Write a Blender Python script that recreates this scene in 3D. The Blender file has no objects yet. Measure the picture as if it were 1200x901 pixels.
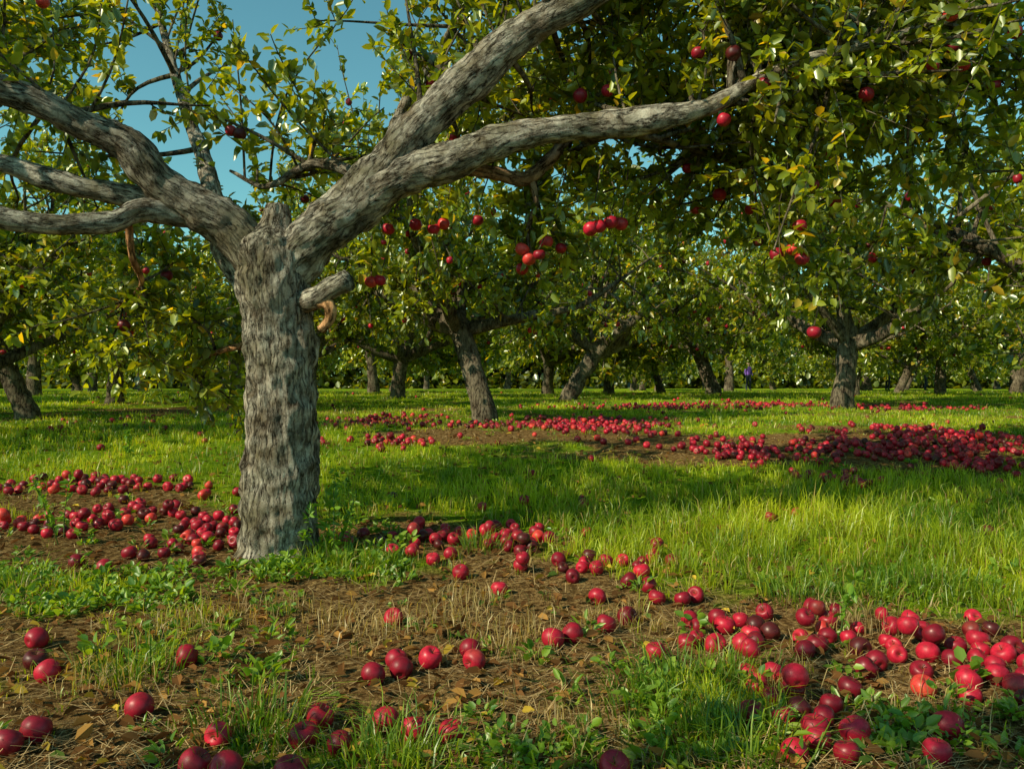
import bpy, math, random
import numpy as np
from mathutils import Vector, noise as mnoise

rng = np.random.default_rng(7)
random.seed(7)
scene = bpy.context.scene
CAMZ = 1.0
F = 967.0

# ------------------------------------------------------------ helpers
def sm(a, b, x):
    t = np.clip((x - a) / (b - a), 0, 1)
    return t * t * (3 - 2 * t)

_tab = rng.random((256, 256))
def vnoise(x, y):
    x = np.asarray(x, float); y = np.asarray(y, float)
    xi = np.floor(x).astype(int); yi = np.floor(y).astype(int)
    fx = x - xi; fy = y - yi
    fx = fx * fx * (3 - 2 * fx); fy = fy * fy * (3 - 2 * fy)
    a = _tab[xi & 255, yi & 255]; b = _tab[(xi + 1) & 255, yi & 255]
    c = _tab[xi & 255, (yi + 1) & 255]; d = _tab[(xi + 1) & 255, (yi + 1) & 255]
    return (a * (1 - fx) + b * fx) * (1 - fy) + (c * (1 - fx) + d * fx) * fy
def fbm(x, y, o=4):
    s = 0; a = 0.5; t = 0
    for i in range(o):
        s = s + a * vnoise(x * 2 ** i + 17 * i, y * 2 ** i + 31 * i); t += a; a *= 0.5
    return s / t

def base_z(y):
    return 0.42 * sm(3, 11, y) + 0.24 * sm(11, 26, y)
def ground_z(x, y):
    x = np.asarray(x, float); y = np.asarray(y, float)
    near = 1 - sm(20, 40, np.abs(y))
    return base_z(y) + near * (0.10 * (fbm(x * .5 + 5, y * .5) - .5) + 0.035 * (fbm(x * 3, y * 3 + 9, 3) - .5))

def gy(py):
    lo, hi = 1.0, 300.0
    for _ in range(50):
        m = (lo + hi) / 2
        if 450 + F * (CAMZ - float(base_z(m))) / m > py: lo = m
        else: hi = m
    return lo
def G(px, py):
    y = gy(py); return ((px - 600) / F * y, y)
def P3(px, py, d):
    return np.array([(px - 600) / F * d, d, CAMZ - (py - 450) / F * d])

def norm(v):
    return v / (np.linalg.norm(v, axis=-1, keepdims=True) + 1e-9)

class Geo:
    def __init__(s): s.V = []; s.F = []; s.C = []; s.B = []; s.n = 0
    def add(s, v, faces, col=None, bk=None):
        v = np.asarray(v, np.float32).reshape(-1, 3)
        s.V.append(v)
        for f in (faces if isinstance(faces, list) else [faces]):
            s.F.append(np.asarray(f, np.int32) + s.n)
        if col is None: col = np.ones((len(v), 3))
        s.C.append(np.broadcast_to(np.asarray(col, np.float32), (len(v), 3)))
        if bk is not None: s.B.append(np.asarray(bk, np.float32))
        s.n += len(v)
    def mesh(s, name, mat, smooth=True):
        me = bpy.data.meshes.new(name)
        V = np.concatenate(s.V); C = np.concatenate(s.C)
        me.vertices.add(len(V)); me.vertices.foreach_set("co", V.ravel())
        loops = np.concatenate([f.ravel() for f in s.F])
        sizes = np.concatenate([np.full(len(f), f.shape[1], np.int32) for f in s.F])
        starts = np.concatenate([[0], np.cumsum(sizes)[:-1]]).astype(np.int32)
        me.loops.add(len(loops)); me.loops.foreach_set("vertex_index", loops)
        me.polygons.add(len(sizes)); me.polygons.foreach_set("loop_start", starts)
        me.polygons.foreach_set("use_smooth", np.full(len(sizes), smooth, bool))
        a = me.color_attributes.new("Col", "FLOAT_COLOR", "POINT")
        c4 = np.ones((len(V), 4), np.float32); c4[:, :3] = C
        a.data.foreach_set("color", c4.ravel())
        if s.B and sum(len(b) for b in s.B) == len(V):
            b = me.attributes.new("Bk", "FLOAT_VECTOR", "POINT"); b.data.foreach_set("vector", np.concatenate(s.B).ravel())
        me.update(calc_edges=True)
        me.materials.append(mat)
        return me
    def obj(s, name, mat, parent=None, smooth=True):
        o = bpy.data.objects.new(name, s.mesh(name, mat, smooth))
        scene.collection.objects.link(o)
        if parent: o.parent = parent
        return o

def empty(name, loc=(0, 0, 0)):
    e = bpy.data.objects.new(name, None); e.location = loc
    e.empty_display_size = .3
    scene.collection.objects.link(e); return e

# ------------------------------------------------------------ materials
def newmat(name):
    m = bpy.data.materials.new(name); m.use_nodes = True
    nt = m.node_tree; nt.nodes.clear()
    return m, nt, nt.nodes, nt.links
def ramp(nd, lk, src, p):
    r = nd.new('ShaderNodeValToRGB'); e = r.color_ramp.elements
    while len(e) < len(p): e.new(.5)
    for i, (q, col) in enumerate(p): e[i].position = q; e[i].color = (*col, 1)
    lk.new(src, r.inputs[0]); return r
def noise_n(nd, lk, vec, s, d=6, r=.6):
    n = nd.new('ShaderNodeTexNoise'); n.inputs['Scale'].default_value = s; n.inputs['Detail'].default_value = d
    n.inputs['Roughness'].default_value = r; lk.new(vec, n.inputs['Vector']); return n

def leaf_mat(name, trans=0.4, tint=(1.6, 1.5, .5), gloss=.06, rough=.45):
    m, nt, nd, lk = newmat(name)
    out = nd.new('ShaderNodeOutputMaterial')
    at = nd.new('ShaderNodeAttribute'); at.attribute_name = "Col"
    df = nd.new('ShaderNodeBsdfDiffuse'); lk.new(at.outputs['Color'], df.inputs['Color'])
    tr = nd.new('ShaderNodeBsdfTranslucent')
    mu = nd.new('ShaderNodeMixRGB'); mu.blend_type = 'MULTIPLY'; mu.inputs[0].default_value = 1
    mu.inputs[2].default_value = (*tint, 1)
    lk.new(at.outputs['Color'], mu.inputs[1]); lk.new(mu.outputs[0], tr.inputs['Color'])
    mx = nd.new('ShaderNodeMixShader'); mx.inputs[0].default_value = trans
    lk.new(df.outputs[0], mx.inputs[1]); lk.new(tr.outputs[0], mx.inputs[2])
    last = mx
    if gloss > 0:
        gl = nd.new('ShaderNodeBsdfGlossy'); gl.inputs['Roughness'].default_value = rough; gl.inputs['Color'].default_value = (.9, .95, .85, 1)
        m2 = nd.new('ShaderNodeMixShader'); m2.inputs[0].default_value = gloss
        lk.new(mx.outputs[0], m2.inputs[1]); lk.new(gl.outputs[0], m2.inputs[2]); last = m2
    lk.new(last.outputs[0], out.inputs['Surface'])
    return m

def bark_mat(name, light, mid, dark, sc=1.0, use_bk=False, zs=.3):
    m, nt, nd, lk = newmat(name)
    out = nd.new('ShaderNodeOutputMaterial')
    bs = nd.new('ShaderNodeBsdfDiffuse'); bs.inputs['Roughness'].default_value = .6
    tc = nd.new('ShaderNodeTexCoord'); ob = tc.outputs['Object']
    if use_bk:
        bk = nd.new('ShaderNodeAttribute'); bk.attribute_name = "Bk"; src = bk.outputs['Vector']
    else: src = ob
    mp = nd.new('ShaderNodeMapping'); mp.inputs['Scale'].default_value = (1, 1, zs); lk.new(src, mp.inputs['Vector'])
    wn = noise_n(nd, lk, mp.outputs[0], 13 * sc, 5, .7)
    av = nd.new('ShaderNodeVectorMath'); av.operation = 'MULTIPLY_ADD'; av.inputs[1].default_value = (.12, .12, .12)
    lk.new(wn.outputs['Color'], av.inputs[0]); lk.new(mp.outputs[0], av.inputs[2])
    vo = nd.new('ShaderNodeTexVoronoi'); vo.feature = 'DISTANCE_TO_EDGE'; vo.inputs['Scale'].default_value = 26 * sc; lk.new(av.outputs[0], vo.inputs['Vector'])
    f1 = noise_n(nd, lk, mp.outputs[0], 85 * sc, 9, .75)
    f2 = noise_n(nd, lk, src, 130 * sc, 4, .7)
    f3 = noise_n(nd, lk, src, 8 * sc, 8, .72)
    f4 = noise_n(nd, lk, src, 3.0, 5, .65)
    f5 = noise_n(nd, lk, src, 5.5, 3, .6)
    ad0 = nd.new('ShaderNodeMath'); ad0.operation = 'MULTIPLY_ADD'; ad0.inputs[1].default_value = 1.3
    lk.new(vo.outputs['Distance'], ad0.inputs[0]); lk.new(f1.outputs[0], ad0.inputs[2])
    ad1 = nd.new('ShaderNodeMath'); ad1.operation = 'MULTIPLY_ADD'; ad1.inputs[1].default_value = .35
    sb = nd.new('ShaderNodeMath'); sb.operation = 'SUBTRACT'; sb.inputs[1].default_value = .5; lk.new(f5.outputs[0], sb.inputs[0])
    lk.new(sb.outputs[0], ad1.inputs[0]); lk.new(ad0.outputs[0], ad1.inputs[2])
    fis = ramp(nd, lk, ad1.outputs[0], [(.43, (0, 0, 0)), (.54, (.6, .6, .6)), (.72, (1, 1, 1))])
    mot = ramp(nd, lk, f3.outputs[0], [(.38, mid), (.5, tuple(.5 * a + .5 * b for a, b in zip(mid, light))), (.61, light)])
    gr = ramp(nd, lk, f2.outputs[0], [(.3, (.6, .6, .6)), (.7, (1.25, 1.25, 1.25))])
    m0 = nd.new('ShaderNodeMixRGB'); m0.blend_type = 'MULTIPLY'; m0.inputs[0].default_value = .9
    lk.new(mot.outputs[0], m0.inputs[1]); lk.new(gr.outputs[0], m0.inputs[2])
    c3 = ramp(nd, lk, f4.outputs[0], [(.47, (0, 0, 0)), (.64, (.7, .7, .7))])
    ml = nd.new('ShaderNodeMixRGB'); ml.inputs[2].default_value = (.17, .15, .08, 1)
    lk.new(c3.outputs[0], ml.inputs[0]); lk.new(m0.outputs[0], ml.inputs[1])
    mx = nd.new('ShaderNodeMixRGB'); mx.inputs[1].default_value = (*dark, 1)
    lk.new(fis.outputs[0], mx.inputs[0]); lk.new(ml.outputs[0], mx.inputs[2])
    at = nd.new('ShaderNodeAttribute'); at.attribute_name = "Col"
    mm = nd.new('ShaderNodeMixRGB'); mm.blend_type = 'MULTIPLY'; mm.inputs[0].default_value = 1
    lk.new(mx.outputs[0], mm.inputs[1]); lk.new(at.outputs['Color'], mm.inputs[2])
    lk.new(mm.outputs[0], bs.inputs['Color'])
    ad = nd.new('ShaderNodeMath'); ad.operation = 'MULTIPLY_ADD'; ad.inputs[1].default_value = .35
    lk.new(f2.outputs[0], ad.inputs[0]); lk.new(fis.outputs[0], ad.inputs[2])
    bp = nd.new('ShaderNodeBump'); bp.inputs['Strength'].default_value = 1; bp.inputs['Distance'].default_value = .018
    lk.new(ad.outputs[0], bp.inputs['Height']); lk.new(bp.outputs[0], bs.inputs['Normal'])
    lk.new(bs.outputs[0], out.inputs['Surface'])
    return m

def apple_mat():
    m, nt, nd, lk = newmat("apple_skin")
    out = nd.new('ShaderNodeOutputMaterial')
    bs = nd.new('ShaderNodeBsdfPrincipled'); bs.inputs['Roughness'].default_value = .42
    bs.inputs['Specular IOR Level'].default_value = .4
    at = nd.new('ShaderNodeAttribute'); at.attribute_name = "Col"
    tc = nd.new('ShaderNodeTexCoord')
    n1 = noise_n(nd, lk, tc.outputs['Object'], 40, 6, .65)
    cr = ramp(nd, lk, n1.outputs[0], [(.3, (.5, .4, .4)), (.7, (1.25, 1.5, 1.3))])
    mm = nd.new('ShaderNodeMixRGB'); mm.blend_type = 'MULTIPLY'; mm.inputs[0].default_value = 1
    lk.new(at.outputs['Color'], mm.inputs[1]); lk.new(cr.outputs[0], mm.inputs[2])
    lk.new(mm.outputs[0], bs.inputs['Base Color'])
    rr_ = ramp(nd, lk, n1.outputs[0], [(.3, (.55, .55, .55)), (.7, (.3, .3, .3))]); lk.new(rr_.outputs[0], bs.inputs['Roughness'])
    lk.new(bs.outputs[0], out.inputs['Surface'])
    return m

def ground_mat():
    m, nt, nd, lk = newmat("ground_soil_and_turf")
    out = nd.new('ShaderNodeOutputMaterial')
    bs = nd.new('ShaderNodeBsdfDiffuse'); bs.inputs['Roughness'].default_value = .8
    at = nd.new('ShaderNodeAttribute'); at.attribute_name = "Col"
    sp = nd.new('ShaderNodeSeparateColor'); lk.new(at.outputs['Color'], sp.inputs[0])
    tc = nd.new('ShaderNodeTexCoord'); ob = tc.outputs['Object']
    a = noise_n(nd, lk, ob, 3.5); b = noise_n(nd, lk, ob, 28, 8, .75); c = noise_n(nd, lk, ob, 90, 4, .7)
    soil = ramp(nd, lk, b.outputs[0], [(.3, (.035, .020, .009)), (.46, (.17, .10, .04)), (.58, (.46, .31, .13)), (.74, (.66, .48, .23))])
    soil2 = ramp(nd, lk, c.outputs[0], [(.35, (.5, .45, .4)), (.65, (1.2, 1.15, 1.05))])
    ms = nd.new('ShaderNodeMixRGB'); ms.blend_type = 'MULTIPLY'; ms.inputs[0].default_value = 1
    lk.new(soil.outputs[0], ms.inputs[1]); lk.new(soil2.outputs[0], ms.inputs[2])
    turf = ramp(nd, lk, b.outputs[0], [(.3, (.04, .08, .006)), (.5, (.18, .31, .012)), (.7, (.42, .50, .035))])
    ad = nd.new('ShaderNodeMath'); ad.operation = 'ADD'
    mb = nd.new('ShaderNodeMath'); mb.operation = 'MULTIPLY_ADD'; mb.inputs[1].default_value = .8; mb.inputs[2].default_value = -.4
    lk.new(a.outputs[0], mb.inputs[0]); lk.new(mb.outputs[0], ad.inputs[0]); lk.new(sp.outputs[0], ad.inputs[1])
    rr = ramp(nd, lk, ad.outputs[0], [(.35, (0, 0, 0)), (.65, (1, 1, 1))])
    mx = nd.new('ShaderNodeMixRGB'); lk.new(rr.outputs[0], mx.inputs[0])
    lk.new(ms.outputs[0], mx.inputs[1]); lk.new(turf.outputs[0], mx.inputs[2])
    lk.new(mx.outputs[0], bs.inputs['Color'])
    s2 = nd.new('ShaderNodeMath'); s2.operation = 'ADD'
    lk.new(b.outputs[0], s2.inputs[0]); lk.new(c.outputs[0], s2.inputs[1])
    bp = nd.new('ShaderNodeBump'); bp.inputs['Strength'].default_value = 1; bp.inputs['Distance'].default_value = .03
    lk.new(s2.outputs[0], bp.inputs['Height']); lk.new(bp.outputs[0], bs.inputs['Normal'])
    lk.new(bs.outputs[0], out.inputs['Surface'])
    return m

M_leaf = leaf_mat("apple_leaf", .45, (2.4, 1.9, .28), .09, .36)
M_grass = leaf_mat("grass_blade", .42, (1.8, 1.5, .28), .04, .4)
M_dry = leaf_mat("dry_leaf", .2, (1.3, 1.0, .7), 0)
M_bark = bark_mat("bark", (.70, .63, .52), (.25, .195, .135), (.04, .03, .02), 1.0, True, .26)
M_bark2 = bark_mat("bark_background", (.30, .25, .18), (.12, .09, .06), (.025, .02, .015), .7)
M_apple = apple_mat()
M_ground = ground_mat()

# ------------------------------------------------------------ leaves/tubes
def leaf_colors(n, r, bright=1.0):
    t = r.random(n)[:, None]
    c = (1 - t) * np.array([.06, .12, .007]) + t * np.array([.34, .38, .020])
    y = (r.random(n)[:, None] > .96) * 1.0
    c = c * (1 - y) + y * np.array([.52, .37, .03])
    return c * bright

def add_leaves(geo, P, D, L, W, col, r, fold=.22):
    n = len(P)
    D = norm(D)
    up = norm(r.normal(0, .55, (n, 3)) + np.array([0, 0, 1.0]))
    S = norm(np.cross(D, up)); U = np.cross(S, D)
    L = L[:, None]; W = W[:, None]
    dr = (r.random((n, 1)) * .25)
    def pt(a, b, c): return P + D * L * a + S * W * b + U * (L * c)
    f = fold
    vs = [pt(0, 0, 0), pt(.3, .46, f * .5), pt(.7, .4, f * .4 - dr * .5), pt(1, 0, -dr), pt(.7, -.4, f * .4 - dr * .5), pt(.3, -.46, f * .5)]
    V = np.stack(vs, 1).reshape(-1, 3)
    b = np.arange(n)[:, None] * 6
    Fq = np.concatenate([b + np.array([0, 3, 2, 1]), b + np.array([0, 5, 4, 3])])
    geo.add(V, Fq, np.repeat(col, 6, 0))

def curves(P0, D, L, curl, wob, r):
    D = norm(D); n = len(P0)
    W = r.normal(0, 1, (n, 3)) * wob
    C = np.zeros((n, 3)); C[:, 2] = curl
    def f(t):
        t = t[..., None]
        return P0[:, None] + L[:, None, None] * (D[:, None] * t + C[:, None] * t ** 2 + W[:, None] * np.sin(t * 4.5) * .35)
    return f

def add_curvetubes(geo, f, n, r0, r1, K, S, col=(1, 1, 1)):
    t = np.tile(np.linspace(0, 1, K), (n, 1))
    P = f(t); T = norm(np.gradient(P, axis=1))
    ref = np.array([.31, .52, .2]); A = norm(np.cross(T, ref)); B = np.cross(T, A)
    rad = (r0[:, None] * (1 - t) + r1[:, None] * t)[..., None, None]
    an = np.linspace(0, 2 * np.pi, S, endpoint=False)
    R = P[:, :, None] + rad * (A[:, :, None] * np.cos(an)[:, None] + B[:, :, None] * np.sin(an)[:, None])
    i = np.arange(K - 1)[:, None]; j = np.arange(S)[None]
    q = np.stack([i * S + j, i * S + (j + 1) % S, (i + 1) * S + (j + 1) % S, (i + 1) * S + j], -1).reshape(-1, 4)
    Fq = (np.arange(n)[:, None, None] * (K * S) + q[None]).reshape(-1, 4)
    geo.add(R.reshape(-1, 3), Fq, col)

def catmull(pts, step):
    pts = np.asarray(pts, float)
    p = np.vstack([2 * pts[0] - pts[1], pts, 2 * pts[-1] - pts[-2]])
    out = []
    for i in range(1, len(p) - 2):
        seg = np.linalg.norm(p[i + 1][:3] - p[i][:3]); k = max(2, int(seg / step))
        for t in np.arange(k) / k:
            a, b, c, d = p[i - 1], p[i], p[i + 1], p[i + 2]
            out.append(.5 * ((2 * b) + (c - a) * t + (2 * a - 5 * b + 4 * c - d) * t * t + (3 * b - a - 3 * c + d) * t ** 3))
    out.append(pts[-1]); return np.array(out)

_off = [0.0]
def limb(geo, pts, step=.04, S=20, rough=.1, fq=5.0, col=(1, 1, 1), cap=True, lump=.0, flare=False):
    C = catmull(pts, step); P = C[:, :3]; R = np.maximum(C[:, 3], .003); n = len(P)
    T = norm(np.gradient(P, axis=0))
    s = np.concatenate([[0], np.cumsum(np.linalg.norm(np.diff(P, axis=0), axis=1))]); _off[0] += 3.7
    A = np.zeros((n, 3)); a = np.cross(T[0], [.2, .9, .1]); a /= np.linalg.norm(a)
    for i in range(n):
        a = a - T[i] * a.dot(T[i]); a /= np.linalg.norm(a); A[i] = a
    B = np.cross(T, A); V = np.zeros((n, S, 3)); BK = np.zeros((n, S, 3))
    for j in range(S):
        an = 2 * math.pi * j / S
        d = A * math.cos(an) + B * math.sin(an)
        for i in range(n):
            q = P[i] + d[i] * R[i]
            k = 1 + rough * mnoise.noise(Vector(q * fq)) + rough * .8 * mnoise.noise(Vector(q * fq * 3.1)) + lump * max(0, mnoise.noise(Vector(q * 2.3 + 7)) - .1)
            u = (R[i] * math.cos(an), R[i] * math.sin(an), s[i])
            k += rough * .8 * mnoise.noise(Vector((u[0] * fq * 8, u[1] * fq * 8, u[2] * fq * 1.6 + _off[0])))
            if flare: k += .22 * math.exp(-s[i] / .13) * max(0, math.sin(an * 5 + .6))
            V[i, j] = P[i] + d[i] * R[i] * k
            BK[i, j] = (u[0] + _off[0], u[1], u[2])
    i = np.arange(n - 1)[:, None]; j = np.arange(S)[None]
    q = np.stack([i * S + j, i * S + (j + 1) % S, (i + 1) * S + (j + 1) % S, (i + 1) * S + j], -1).reshape(-1, 4)
    V = V.reshape(-1, 3); fs = [q]; BK = BK.reshape(-1, 3)
    if cap:
        V = np.vstack([V, P[-1] + T[-1] * R[-1] * .25]); BK = np.vstack([BK, (_off[0], 0, s[-1])])
        j = np.arange(S); fs.append(np.stack([(n - 1) * S + j, (n - 1) * S + (j + 1) % S, np.full(S, n * S)], 1))
    geo.add(V, fs, col, BK)
    return C

# ------------------------------------------------------------ apples
def apple_template(nu, nv):
    th = np.linspace(0, np.pi, nv)
    rr = np.sin(th) ** .85 * (1.0 + .06 * np.cos(th))
    zz = .9 * np.cos(th)
    zz = zz - .42 * np.exp(-(rr / .33) ** 2) * (th < 1.2) + .28 * np.exp(-(rr / .25) ** 2) * (th > 2)
    u = np.linspace(0, 2 * np.pi, nu, endpoint=False)
    lob = 1 + .035 * np.cos(5 * u)[None] * (sm(1.5, 3, th))[:, None]
    V = np.stack([rr[:, None] * np.cos(u) * lob, rr[:, None] * np.sin(u) * lob, np.repeat(zz[:, None], nu, 1)], -1).reshape(-1, 3)
    i = np.arange(nv - 1)[:, None]; j = np.arange(nu)[None]
    q = np.stack([i * nu + j, (i + 1) * nu + j, (i + 1) * nu + (j + 1) % nu, i * nu + (j + 1) % nu], -1).reshape(-1, 4)
    dimple = np.repeat(np.exp(-(rr / .22) ** 2) * (th < 1.2) + .6 * np.exp(-(rr / .16) ** 2) * (th > 2), nu)
    sv = []
    for k, (z, x, r) in enumerate([(.40, 0, .035), (.75, .02, .03), (1.12, .14, .045)]):
        for a in range(4): sv.append((x + r * math.cos(a * math.pi / 2), r * math.sin(a * math.pi / 2), z))
    sv = np.array(sv); b = len(V)
    i = np.arange(2)[:, None]; j = np.arange(4)[None]
    sq = (np.stack([i * 4 + j, i * 4 + (j + 1) % 4, (i + 1) * 4 + (j + 1) % 4, (i + 1) * 4 + j], -1).reshape(-1, 4)) + b
    sq = np.vstack([sq, [[b + 8, b + 9, b + 10, b + 11]]])
    return np.vstack([V, sv]), np.vstack([q, sq]), np.concatenate([dimple, np.full(12, 2.0)])

def rotmats(n, r, tilt):
    a = r.random(n) * 2 * np.pi; b = r.normal(0, tilt, n); c = r.random(n) * 2 * np.pi
    ca, sa, cb, sb, cc, sc = np.cos(a), np.sin(a), np.cos(b), np.sin(b), np.cos(c), np.sin(c)
    Z = np.zeros(n); O = np.ones(n)
    Ra = np.stack([ca, -sa, Z, sa, ca, Z, Z, Z, O], 1).reshape(n, 3, 3)
    Rb = np.stack([O, Z, Z, Z, cb, -sb, Z, sb, cb], 1).reshape(n, 3, 3)
    Rc = np.stack([cc, -sc, Z, sc, cc, Z, Z, Z, O], 1).reshape(n, 3, 3)
    return Ra @ Rb @ Rc

def add_apples(geo, P, Rr, r, tmpl, tilt=1.0):
    V, Fc, dm = tmpl; n = len(P); m = len(V)
    R = rotmats(n, r, tilt)
    sc = Rr[:, None, None] * (1 + r.normal(0, .04, (n, 1, 3)))
    W = np.einsum('nij,nmj->nmi', R, V[None] * sc) + P[:, None]
    t = r.random((n, 1)); u = r.random((n, 1))
    c = (1 - t) * np.array([.17, .004, .014]) + t * np.array([.62, .014, .045])
    c = np.where(u > .92, np.array([.70, .045, .04]), c)
    c = np.where(u < .10, np.array([.09, .009, .010]), c)
    col = np.repeat(c[:, None], m, 1)
    d = dm[None, :, None]
    bl = sm(.3, 1.0, V[:, 0])[None, :, None] * (r.random((n, 1, 1)) > .8) * .14
    col = col * (1 - bl) + bl * np.array([.5, .2, .08])
    dd = np.clip(d, 0, 1) * .5
    col = col * (1 - dd) + dd * np.array([.20, .09, .03])
    col = np.where(d > 1.5, np.array([.06, .035, .015]), col)
    Fn = (np.arange(n)[:, None, None] * m + Fc[None]).reshape(-1, 4)
    geo.add(W.reshape(-1, 3), Fn, col.reshape(-1, 3))

T_hi = apple_template(20, 15); T_lo = apple_template(9, 7)

# ------------------------------------------------------------ foliage growth
def grow(wood, fol, C, n_sec, r, tr=(.2, 1.), bias=(0, .2, .5), spread=.9, Ls=(.5, 1.2), n_sh=9, Lsh=(.2, .5), nleaf=16,
         leafL=.075, bright=1.0, curl=(-.1, .15), shbias=(0, 0, .35), apples=None, r_sec=.022, keep=None, shoot_wood=True):
    idx = (len(C) - 1) * (tr[0] + (tr[1] - tr[0]) * r.random(n_sec)); idx = idx.astype(int)
    P0 = C[idx, :3]
    D = norm(r.normal(0, 1, (n_sec, 3))) * spread + np.array(bias)
    L = Ls[0] + (Ls[1] - Ls[0]) * r.random(n_sec)
    cu = r.uniform(curl[0], curl[1], n_sec)
    f = curves(P0, D, L, cu, .12, r)
    if keep is not None:
        k = keep(f(np.tile(np.array([.5, 1.0]), (n_sec, 1))))
        P0 = P0[k]; D = D[k]; L = L[k]; idx = idx[k]; cu = cu[k]; n_sec = len(P0)
        f = curves(P0, D, L, cu, .12, r)
    if n_sec == 0: return
    add_curvetubes(wood, f, n_sec, np.minimum(C[idx, 3] * .6, r_sec) * .8 + .003, np.full(n_sec, .004), 9, 6)
    t = .15 + .85 * r.random((n_sec, n_sh)) ** .8
    Q = f(t).reshape(-1, 3); n = len(Q)
    Dm = np.repeat(norm(D), n_sh, 0)
    D2 = norm(r.normal(0, 1, (n, 3))) * .8 + Dm * .5 + np.array(shbias)
    L2 = Lsh[0] + (Lsh[1] - Lsh[0]) * r.random(n)
    c2 = r.uniform(-.25, .15, n)
    f2 = curves(Q, D2, L2, c2, .1, r)
    if keep is not None:
        k = keep(f2(np.tile(np.array([.5, 1.0]), (n, 1))))
        Q = Q[k]; D2 = D2[k]; L2 = L2[k]; c2 = c2[k]; n = len(Q)
        if n == 0: return
        f2 = curves(Q, D2, L2, c2, .1, r)
    if shoot_wood: add_curvetubes(wood, f2, n, np.full(n, .0045), np.full(n, .0018), 4, 3)
    tl = np.sort(.08 + .92 * r.random((n, nleaf)), 1)
    LP = f2(tl).reshape(-1, 3)
    LD = norm(r.normal(0, 1, (n * nleaf, 3))) * .9 + np.repeat(norm(D2), nleaf, 0) * .55 + np.array([0, 0, -.1])
    m = len(LP)
    LL = leafL * (.6 + .6 * r.random(m))
    cl = np.repeat(.6 + .8 * r.random(n), nleaf)[:, None]
    add_leaves(fol, LP, LD, LL, LL * (.5 + .15 * r.random(m)), leaf_colors(m, r, bright) * cl, r)
    if apples is not None:
        k = r.random(n) < apples[1]
        apples[0].append(Q[k] + np.array([0, 0, -.05]))

# ------------------------------------------------------------ main tree
main = empty("apple_tree", (*G(328, 650), 0))
def unparent_offset(o, p):
    o.parent = p; o.location = (-p.location[0], -p.location[1], -p.location[2])

r1 = np.random.default_rng(11)
wood = Geo(); fol = Geo(); twig = Geo()
def L(*rows):
    return np.array([[*P3(a, b, d), rr] for a, b, d, rr in rows])
dT = gy(650)
limb(wood, L((327, 690, dT, .27), (327, 662, dT, .24), (328, 630, dT, .212), (330, 560, dT, .197), (330, 460, dT, .183), (327, 390, dT, .178), (322, 335, dT, .20), (322, 292, dT, .19),
             (324, 266, dT, .10), (325, 240, dT, .062)), .015, 80, .12, 5, col=(.88, .86, .84), lump=.25, flare=True)
limb(wood, L((316, 300, dT, .1), (318, 262, dT - .03, .04), (315, 244, dT - .05, .028)), .02, 14, .2, 9)
C1 = limb(wood, L((330, 318, 4.62, .15), (372, 275, 4.6, .145), (420, 237, 4.58, .132), (455, 195, 4.55, .118), (490, 148, 4.5, .102), (550, 92, 4.45, .096), (615, 38, 4.4, .088), (690, -5, 4.35, .078),
                  (790, -70, 4.4, .06), (920, -130, 4.5, .04), (1050, -190, 4.6, .02)), .02, 40, .14, 6, lump=.45)
C2 = limb(wood, L((405, 248, 4.6, .09), (465, 210, 4.5, .103), (530, 188, 4.45, .098), (590, 165, 4.4, .082), (640, 153, 4.4, .068), (700, 147, 4.4, .058), (770, 138, 4.35, .055), (830, 125, 4.3, .045),
                  (890, 92, 4.25, .034), (950, 68, 4.2, .027), (1040, 45, 4.2, .02), (1150, 10, 4.2, .012)), .02, 36, .16, 6, lump=.6)
C3 = limb(wood, L((318, 325, 4.62, .14), (272, 270, 4.6, .128), (225, 240, 4.55, .113), (185, 212, 4.5, .1), (150, 172, 4.45, .092), (100, 147, 4.4, .078), (40, 118, 4.3, .072), (-20, 98, 4.25, .07),
                  (-130, 60, 4.2, .06), (-300, -20, 4.2, .04), (-450, -90, 4.3, .02)), .02, 36, .15, 6, col=(.8, .78, .76), lump=.5)
C4 = limb(wood, L((240, 258, 4.6, .05), (190, 241, 4.6, .066), (150, 229, 4.55, .062), (80, 215, 4.5, .056), (0, 190, 4.5, .05), (-120, 150, 4.5, .04), (-300, 110, 4.6, .02)), .03, 24, .15, 7, lump=.5)
C5 = limb(wood, L((245, 262, 4.6, .05), (170, 246, 4.45, .062), (130, 260, 4.35, .055), (70, 263, 4.25, .052), (0, 255, 4.2, .052), (-120, 235, 4.1, .04), (-300, 180, 4.1, .02)), .03, 24, .15, 7, lump=.5)
C6 = limb(wood, L((322, 400, 4.68, .10), (298, 335, 4.72, .11), (268, 296, 4.85, .085), (252, 250, 5.2, .07), (240, 190, 5.6, .055), (215, 120, 6.0, .04), (190, 30, 6.4, .025), (170, -60, 6.7, .012)), .03, 22, .12, 7, lump=.3)
limb(wood, L((340, 352, 4.66, .08), (368, 350, 4.5, .06), (390, 336, 4.42, .055), (408, 328, 4.38, .056)), .02, 22, .12, 8)
limb(wood, L((362, 350, 4.5, .04), (384, 355, 4.44, .034), (387, 372, 4.44, .03), (376, 386, 4.46, .026)), .015, 14, .15, 9, col=(1.6, 1.0, .6))
C7 = limb(wood, L((445, 218, 4.6, .03), (400, 196, 4.8, .034), (362, 193, 5, .028), (312, 218, 5.2, .018), (270, 200, 5.4, .01)), .03, 12, .2, 9, col=(.6, .58, .55), lump=.5)
C8 = limb(wood, L((520, 195, 4.5, .03), (575, 202, 4.6, .038), (615, 209, 4.7, .04), (645, 185, 4.75, .033), (668, 160, 4.85, .028), (720, 130, 5.2, .02), (790, 90, 5.6, .01)), .03, 14, .2, 9, col=(.9, .62, .45), lump=.5)
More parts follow.
